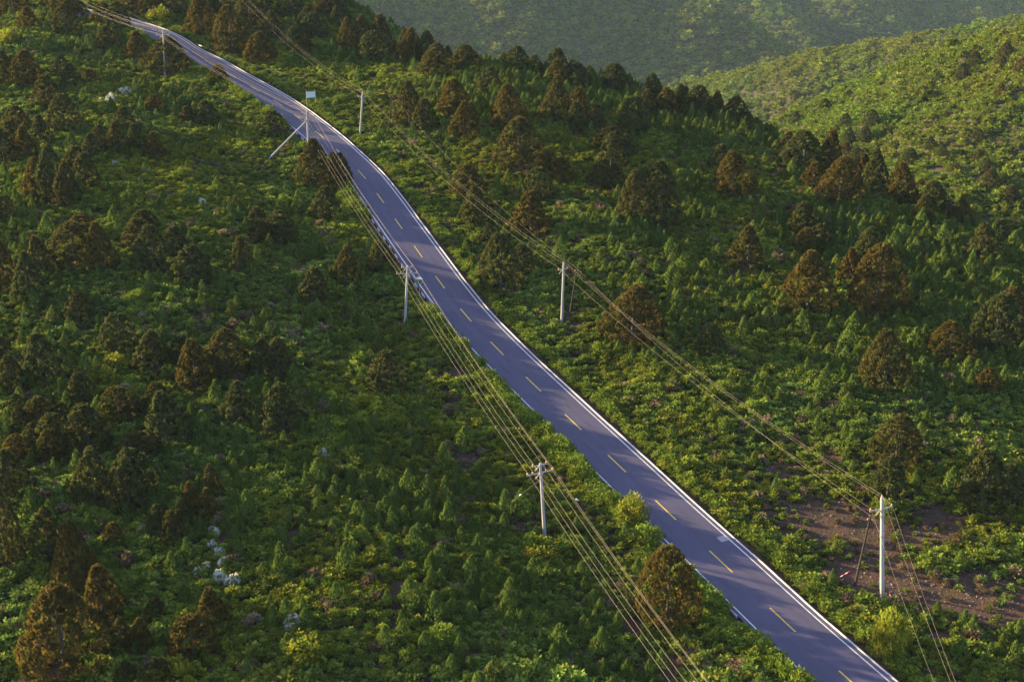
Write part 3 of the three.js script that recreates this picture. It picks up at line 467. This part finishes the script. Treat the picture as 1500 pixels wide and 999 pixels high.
// ---------------------------------------------------------------- plants: bushes and young conifers as individuals, the rest as ground cover
const bare = [[1170, 765, 4], [1205, 765, 4.5], [1245, 772, 4.5], [1270, 800, 3.5], [1300, 855, 3.5], [1345, 785, 2.5], [1375, 770, 3], [1430, 865, 4], [1485, 885, 5], [1350, 872, 3.5], [1395, 872, 3.5], [1265, 845, 3.5], [1235, 835, 3], [1440, 895, 3], [1330, 850, 3], [766, 772, 1.6], [685, 672, 1.8], [668, 545, 1.8], [812, 812, 1.2], [1030, 340, 1.5], [1000, 250, 1.5], [1120, 400, 1.5], [1150, 690, 2]].map(([x, y, r]) => { const p = hit(x, y); return [p.x, p.z, r * 0.8]; });
const bareness = (x, z) => { let b = 0; for (const [a, c, r] of bare) { const d = Math.hypot(x - a, z - c) / r; if (d < 1.4) b = Math.max(b, 1 - smooth(0.7, 1.4, d + 0.3 * noise(x / 1.5, z / 1.5, 81))); } return b; };
const keep = line1.concat(line2, wood).map((q) => q.p);
function blocked(x, z, m) { for (const p of keep) if ((p.x - x) ** 2 + (p.z - z) ** 2 < m * m) return true; return false; }
const cell = new Map(); for (const t of trees) { const k = Math.floor(t.p.x / 8) + ',' + Math.floor(t.p.z / 8); (cell.get(k) ?? cell.set(k, []).get(k)).push(t); }
function underTree(x, z, f) { const a = Math.floor(x / 8), b = Math.floor(z / 8); for (let i = -1; i <= 1; i++) for (let j = -1; j <= 1; j++) for (const t of cell.get((a + i) + ',' + (b + j)) ?? []) if ((t.p.x - x) ** 2 + (t.p.z - z) ** 2 < (t.w * 0.5 * f) ** 2) return true; return false; }

const bushGeos = [1, 2, 3, 4].map((s) => shrubGeo(300 + s, 34, 15, 0.115, 0.44)), bigBushGeos = [1, 2, 3, 4].map((s) => shrubGeo(320 + s, 90, 16, 0.075, 0.46)), stemGeos = [1, 2].map((s) => stemsGeo(s + 40));
function bushAt(name, p, w, h, mat, gi, turn) { const g = base(name, p, turn); g.scale.set(w, h / 0.75, w); mesh('foliage', (w > 2.3 ? bigBushGeos : bushGeos)[gi], mat, g); mesh('stem', stemGeos[gi % 2], M.bark, g); return g; }
const RB = rng(99); let nb = 0;
const gapsL = [[sOf(1052, 822) , sOf(1015, 790)], [sOf(1150, 912), sOf(1112, 878)], [sOf(672, 440), sOf(575, 315)], [sOf(480, 208), sOf(452, 185)]];
const segs = [[sOf(905, 680), 'below the stayed pole'], [sOf(670, 445), 'between the stayed pole and the round mirror'], [sOf(470, 198), 'between the round mirror and the strut'], [1e9, 'beyond the strut pole']];
const stretch = (s) => segs.find(([e]) => s < e)[1];
for (let s = 8; s < ROADLEN - 8;) {                                         // bushes hugging the road edge on the power line side
  const gap = gapsL.some(([a, b]) => s > a && s < b), w = 1.8 + 1.6 * RB(), h = 1.3 + 1.2 * RB();
  const p = onRoad(s, gap ? -4.4 - 0.45 * w - 0.3 * RB() : -3.75 - 0.36 * w * (0.8 + 0.5 * RB())); p.y = terrain(p.x, p.z) - 0.05;
  if (inFrame(p, 60) && !blocked(p.x, p.z, 0.9)) { const kind = gap ? 'low sparse' : h > 1.9 ? 'tall' : 'middling'; tag(bushAt('roadside_bush', p, w, gap ? h * 0.5 : h, M.bush, Math.floor(RB() * 4), RB() * 6.28), kind + ' green bush crowding the road edge ' + stretch(s), 'bush', kind + ' roadside bushes ' + stretch(s)); nb++; }
  s += w * 0.55;
}
for (let s = 8; s < ROADLEN - 8;) {                                         // and beyond the kerb on the valley side
  const w = 1.4 + 1.3 * RB(), h = 0.8 + 0.8 * RB(), p = onRoad(s, 4.05 + 0.5 * w + 0.5 * RB()); p.y = terrain(p.x, p.z) - 0.05;
  if (inFrame(p, 60) && !blocked(p.x, p.z, 0.9)) { tag(bushAt('roadside_bush', p, w, h, M.bush, Math.floor(RB() * 4), RB() * 6.28), (w > 2 ? 'wide' : 'small') + ' bright green bush behind the white kerb ' + stretch(s), 'bush', (w > 2 ? 'wide' : 'small') + ' bushes behind the white kerb ' + stretch(s)); nb++; }
  s += w * 0.72;
}
for (const [x, by, ty, w, lab] of [[925, 770, 718, 46, 'yellow-green bush leaning over the road edge beside the lane dashes'], [1302, 955, 882, 50, 'tall bush with sun-tinted yellow leaves in front of the thick concrete pole'], [790, 815, 786, 60, 'low yellow-green bush at the foot of the pole by the bare patch'], [448, 965, 925, 66, 'round bush with sun-tinted yellow leaves beside white blossom shrubs'], [250, 1010, 968, 90, 'bush with sunlit yellow in its leaf colour under the rust-brown trees of the lowest slope'], [275, 920, 885, 50, 'small yellow bush between rust-brown cypress trees'], [15, 66, 37, 34, 'pale yellow-green bush at the glowing hilltop edge'], [235, 32, 5, 38, 'light green round tree behind the far end of the road'], [778, 138, 119, 32, 'bush with sunlit yellow in its leaf colour on the crest among dark trees'], [902, 178, 162, 20, 'small yellow-green bush beside a crest cypress'], [168, 540, 515, 40, 'bush with sunlit gold in its leaf colour on the small knoll of the power line slope'], [150, 562, 535, 44, 'second bush with sunlit gold in its leaf colour on the small knoll of the power line slope']]) {
  const p = hit(x, by); if (!p) continue; const d = project(p)[2], h = clamp(heightTo(p, x, ty), 0.8, 6); p.y -= 0.05;
  tag(bushAt('sun_yellow_bush', p, w * d / F, h, M.sunYellowBush, Math.floor(RB() * 4), RB() * 6.28), lab, 'bush');
}
{ // single round bushes standing out of the low shrubs
  let n = 0;
  for (let k = 0; k < 900 && n < 130; k++) {
    const x = lerp(-120, 95, RB()), z = lerp(-88, -300, RB()), w = 1.9 + 1.6 * RB() * RB(), h = 1.2 + 1.1 * RB(), gi = Math.floor(RB() * 4), a = RB() * 6.28, p = V(x, terrain(x, z) - 0.05, z);
    if (overCrest(x, z) > 4 || !inFrame(p, 0) || Math.abs(roadAt(x, z).off) < 7.5 || bareness(x, z) > 0.3 || underTree(x, z, 1.1) || blocked(x, z, 1.8)) continue;
    n++; const v = roadAt(x, z).off > 0;
    tag(bushAt('round_bush', p, w, h, RB() < 0.6 ? M.bush : M.shrub, gi, a), v ? 'round leafy bush standing above the low shrubs of the valley side' : 'round leafy bush standing above the low shrubs of the power line slope', 'bush', v ? 'round bushes of the valley side slope' : 'round bushes of the power line slope');
  }
}
// shrubs in white blossom
const blossomGeo = [1, 2].map((s) => { const L = new Leaves(500 + s), r = L.r; for (let k = 0; k < 70; k++) { const d = L.dir(); if (d.y < 0) d.y *= -1; const p = V(d.x * 0.46, 0.1 + d.y * 0.55, d.z * 0.46).multiplyScalar(0.85 + 0.2 * r()); for (let q = 0; q < 3; q++) L.add(p, L.dir(), 0.15, 0.07, [0.8 + 0.3 * r(), 0.9, 0.9], L.dir()); } return L.build(); });
for (const [x, y, w] of [[318, 782, 10], [311, 778, 8], [310, 800, 10], [320, 812, 12], [303, 832, 10], [290, 840, 10], [328, 828, 12], [322, 850, 16], [340, 856, 16], [285, 806, 8], [430, 918, 18], [444, 916, 16], [150, 150, 8], [165, 152, 14], [182, 142, 14], [160, 478, 10], [161, 530, 9], [130, 530, 7], [470, 668, 12], [478, 672, 8], [235, 700, 8], [296, 300, 10], [260, 856, 8], [745, 975, 12], [793, 950, 8], [668, 925, 8], [168, 242, 8]]) {
  const p = hit(x, y + 2); if (!p) continue; const d = project(p)[2], g = base('blossom_shrub', p, RB() * 6.28), s = w * 1.6 * d / F; g.scale.set(s, s * 1.1, s);
  mesh('foliage', bushGeos[Math.floor(RB() * 4)], M.shrub, g); mesh('blossom', blossomGeo[Math.floor(RB() * 2)], M.petal, g); mesh('stem', stemGeos[0], M.bark, g);
  tag(g, 'shrub covered in small white blossom on the power line slope', 'shrub', 'white blossom shrubs');
}
console.log('bushes', nb);

// young conifers: jittered places, thick in the plantations
const RY = rng(2024), youngs = [], inst = [];
for (let z = -70; z > -345; z -= 1.45) for (let x = -150; x < 120; x += 1.45) {
  const a = x + (RY() - 0.5) * 1.3, c = z + (RY() - 0.5) * 1.3, q = RY(), sc = RY(), p = V(a, 0, c);
  if (crestSide(a, c) > 10) continue;
  const dens = smooth(-0.3, 0.35, fbm(a / 30, c / 30, 91)), rr = roadAt(a, c), off = rr.off;
  if (q > (off < 0 ? (c < -175 ? 1.0 : 0.55) : 1.2) * (0.08 + 0.75 * dens) || Math.abs(off) < 6.5 || (Math.abs(off) < 13 && q > 0.08)) continue;
  p.y = terrain(a, c); if (!inFrame(p, 60) || underTree(a, c, 0.75) || bareness(a, c) > 0.4 || blocked(a, c, 0.8)) continue;
  youngs.push({ p, h: 1.3 + 1.15 * sc + (sc > 0.93 ? 0.8 : 0), d: project(p)[2], q: RY(), r: RY() });
}
for (const [x, by, ty] of [[740, 762, 717], [735, 729, 697], [881, 956, 918], [650, 690, 648], [678, 660, 625], [408, 848, 812], [420, 912, 876], [445, 904, 874]]) { const p = hit(x, by); youngs.push({ p, h: heightTo(p, x, ty), d: project(p)[2] - 200, q: 0.5, r: RY() }); }
youngs.sort((a, b) => b.h / Math.max(20, b.d) - a.h / Math.max(20, a.d));
const youngGeos = [1, 2, 3, 4].map((s) => youngGeo(700 + s, 430, s % 2 ? 1.5 : 1.8));
const youngStem = (() => { const g = new THREE.CylinderGeometry(0.006, 0.018, 0.75, 5); g.translate(0, 0.33, 0); return g; })();
const visible = (y) => inFrame(y.p, -4);
let made = 0; const restY = [];
for (const y of youngs) {
  if (made < 290 && visible(y)) {
    made++; const g = base('young_conifer', y.p, y.q * 6.28); g.scale.set(y.h * (0.8 + 0.35 * y.r), y.h, y.h * (0.8 + 0.35 * y.r)); mesh('trunk', youngStem, M.bark, g); mesh('crown', youngGeos[Math.floor(y.r * 4)], M.young, g);
    const o = roadAt(y.p.x, y.p.z).off; const z = y.h > 2.3 ? 'tall' : y.h > 1.8 ? 'middling' : 'low', f = y.r > 0.5 ? 'broad' : 'slim', far = Math.abs(o) < 14 ? 'near the road' : 'amid shrubs', side = o < 0 ? 'six-wire line' : 'valley';
    tag(g, z + ' ' + f + ' young green conifer ' + far + ' on the ' + side + ' side', 'conifer', z + ' ' + f + ' young conifers ' + far + ', ' + side + ' side');
  } else restY.push(y);
}
const mat4 = new THREE.Matrix4(), eul = new THREE.Euler(), quat = new THREE.Quaternion(), col = new THREE.Color();
function stuff(name, label, category, lists, geos, mat) {                 // one InstancedMesh per shape
  const g = new THREE.Group(); g.name = name; tag(g, label, category, null, 'stuff'); scene.add(g);
  geos.forEach((geo, k) => {
    const l = lists[k]; if (!l.length) return;
    const m = new THREE.InstancedMesh(geo, mat, l.length); m.name = name + '_mass'; m.userData.kind = 'stuff'; m.castShadow = m.receiveShadow = true;
    l.forEach((e, i) => { quat.setFromEuler(eul.set(e.tx ?? 0, e.a, e.tz ?? 0)); m.setMatrixAt(i, mat4.compose(e.p, quat, V(e.sx, e.sy, e.sx))); m.setColorAt(i, col.setRGB(...e.c)); });
    g.add(m);
  });
  return g;
}
{
  const lists = [[], [], [], []];
  for (const y of restY) { const t = 0.75 + 0.5 * y.q; lists[Math.floor(y.r * 4)].push({ p: y.p, a: y.q * 6.28, sx: y.h * (0.8 + 0.35 * y.r), sy: y.h, c: [t * (0.9 + 0.3 * y.r), t, t * (0.75 + 0.5 * y.q)] }); }
  stuff('young_conifers_beyond', 'mass of small young conifers farther up the hillside', 'conifers', lists, youngGeos, M.young);
}
console.log('young conifers', youngs.length, 'individual', made);

// shrub cover of the hillside
const shrubGeos = [1, 2, 3, 4, 5].map((s) => shrubGeo(200 + s, 12 + 2 * s, 13, 0.17, 0.40));
{
  const R = rng(77), lists = shrubGeos.map(() => []);
  for (let z = -66; z > -350; z -= 0.86) for (let x = -165; x < 130; x += 0.86) {
    const a = x + (R() - 0.5) * 0.9, c = z + (R() - 0.5) * 0.9, q = R(), s = R(), t = R(), u = R(), w = R();
    if (crestSide(a, c) > 45) continue;
    const p = V(a, 0, c); p.y = natural(a, c); if (!inFrame(p, 130)) continue;
    const rr = roadAt(a, c), off = rr.off; if (Math.abs(off) < 4.5) continue;
    p.y = terrain(a, c) - 0.06; const b = bareness(a, c); if (q < b * (0.62 + 0.36 * noise(a / 2.2, c / 2.2, 83))) continue;
    if (underTree(a, c, 0.55)) continue;
    const patch = fbm(a / 9, c / 9, 101), gapn = noise(a / 2.7, c / 2.7, 103); if (gapn < -0.74 && q < 0.8) continue;
    const big = smooth(-0.2, 0.6, patch), k = Math.floor(s * 5); let size = (0.95 + 0.7 * t * t + 0.7 * big) * (b > 0.2 ? 0.6 : 1); if (blocked(a, c, 1.2)) size *= 0.45; if (Math.abs(off) < 6) size = Math.min(size, 1.3);
    const tone = 0.62 + 0.55 * u + 0.25 * big, hue = fbm(a / 17, c / 17, 105) + 0.5 * (w - 0.5), grey = w > (b > 0.1 ? 0.6 : 0.945) ? 1 : 0;
    let cc = [tone * (1.0 + 0.30 * hue), tone * (1 + 0.08 * hue), tone * (1.05 - 0.5 * hue)];
    if (grey) cc = [tone * 1.1, tone * 0.66, tone * 2.6]; 
    lists[k].push({ p, a: u * 6.28, tx: (w - 0.5) * 0.4, tz: (t - 0.5) * 0.4, sx: size, sy: size * (0.6 + 0.5 * q), c: cc });
  }
  console.log('shrubs', lists.reduce((a, l) => a + l.length, 0));
  stuff('hillside_shrubbery', 'dense low green shrubs covering the hillside', 'shrubs', lists, shrubGeos, M.shrub);
}
{ // loose stones on the bare soil
  const R = rng(515), g0 = new THREE.IcosahedronGeometry(0.5, 0), list = [];
  for (const [x, z, r] of bare) for (let k = 0; k < 26 * r; k++) { const a = R() * 6.28, d = r * 1.2 * Math.sqrt(R()), s = 0.06 + 0.22 * R() ** 4, px = x + Math.cos(a) * d, pz = z + Math.sin(a) * d, t = 0.7 + 0.6 * R(); if (Math.abs(roadAt(px, pz).off) > 4.4) list.push({ p: V(px, terrain(px, pz) + s * 0.1, pz), a: R() * 6.28, tx: R() * 3, sx: s, sy: s * 0.6, c: [t, t * 0.95, t * 0.9] }); }
  stuff('scattered_stones', 'small loose stones scattered over the bare soil', 'stones', [list], [g0], new THREE.MeshStandardMaterial({ color: new THREE.Color().setRGB(0.24, 0.20, 0.18), roughness: 1 }));
}
// shrub cover of the far hills
function farCover(name, label, fn, x0, x1, z0, z1, step, size, seed, miss) {
  const R = rng(seed), lists = [[], []];
  for (let z = z0; z < z1; z += step) for (let x = x0; x < x1; x += step) {
    const a = x + (R() - 0.5) * step, c = z + (R() - 0.5) * step, q = R(), s = R(), u = R(), w = R(), p = V(a, fn(a, c) - 0.1, c);
    if (q < miss + 0.25 * smooth(0.2, 0.6, fbm(a / 25, c / 25, seed)) || !inFrame(p, 40)) continue;
    const sc = size * (0.55 + 0.8 * s * s + (w > 0.97 ? 0.7 : 0)), t = 0.6 + 0.7 * u, hue = fbm(a / 40, c / 40, seed + 3);
    lists[Math.floor(w * 2)].push({ p, a: u * 6.28, sx: sc, sy: sc * (0.7 + 0.5 * w), c: [t * (1 + 0.3 * hue), t, t] });
  }
  stuff(name, label, 'shrubs', lists, farGeos, M.shrub); console.log(name, lists[0].length + lists[1].length);
}
const farGeos = [1, 2].map((s) => shrubGeo(250 + s, 14, 10, 0.22, 0.42));
farCover('spur_shrubbery', 'green shrubs covering the sunlit spur', hillA, 30, 330, -690, -262, 1.75, 2.6, 11, 0.12);
farCover('ridge_shrubbery', 'green shrubs covering the long ridge behind the spur', hillB, 30, 600, -1310, -650, 2.9, 4.2, 12, 0.10);
farCover('mountain_shrubbery', 'hazy shrub cover of the green mountainside', hillC, -640, 800, -1940, -1210, 4.8, 7.2, 13, 0.08);
farCover('far_mountain_shrubbery', 'hazy shrub cover of the farthest mountainside', hillD, -150, 1280, -2580, -1780, 6.0, 8.6, 14, 0.08);

scene.traverse((o) => { if (o.isMesh) o.castShadow = o.receiveShadow = true; });
renderer.render(scene, camera);
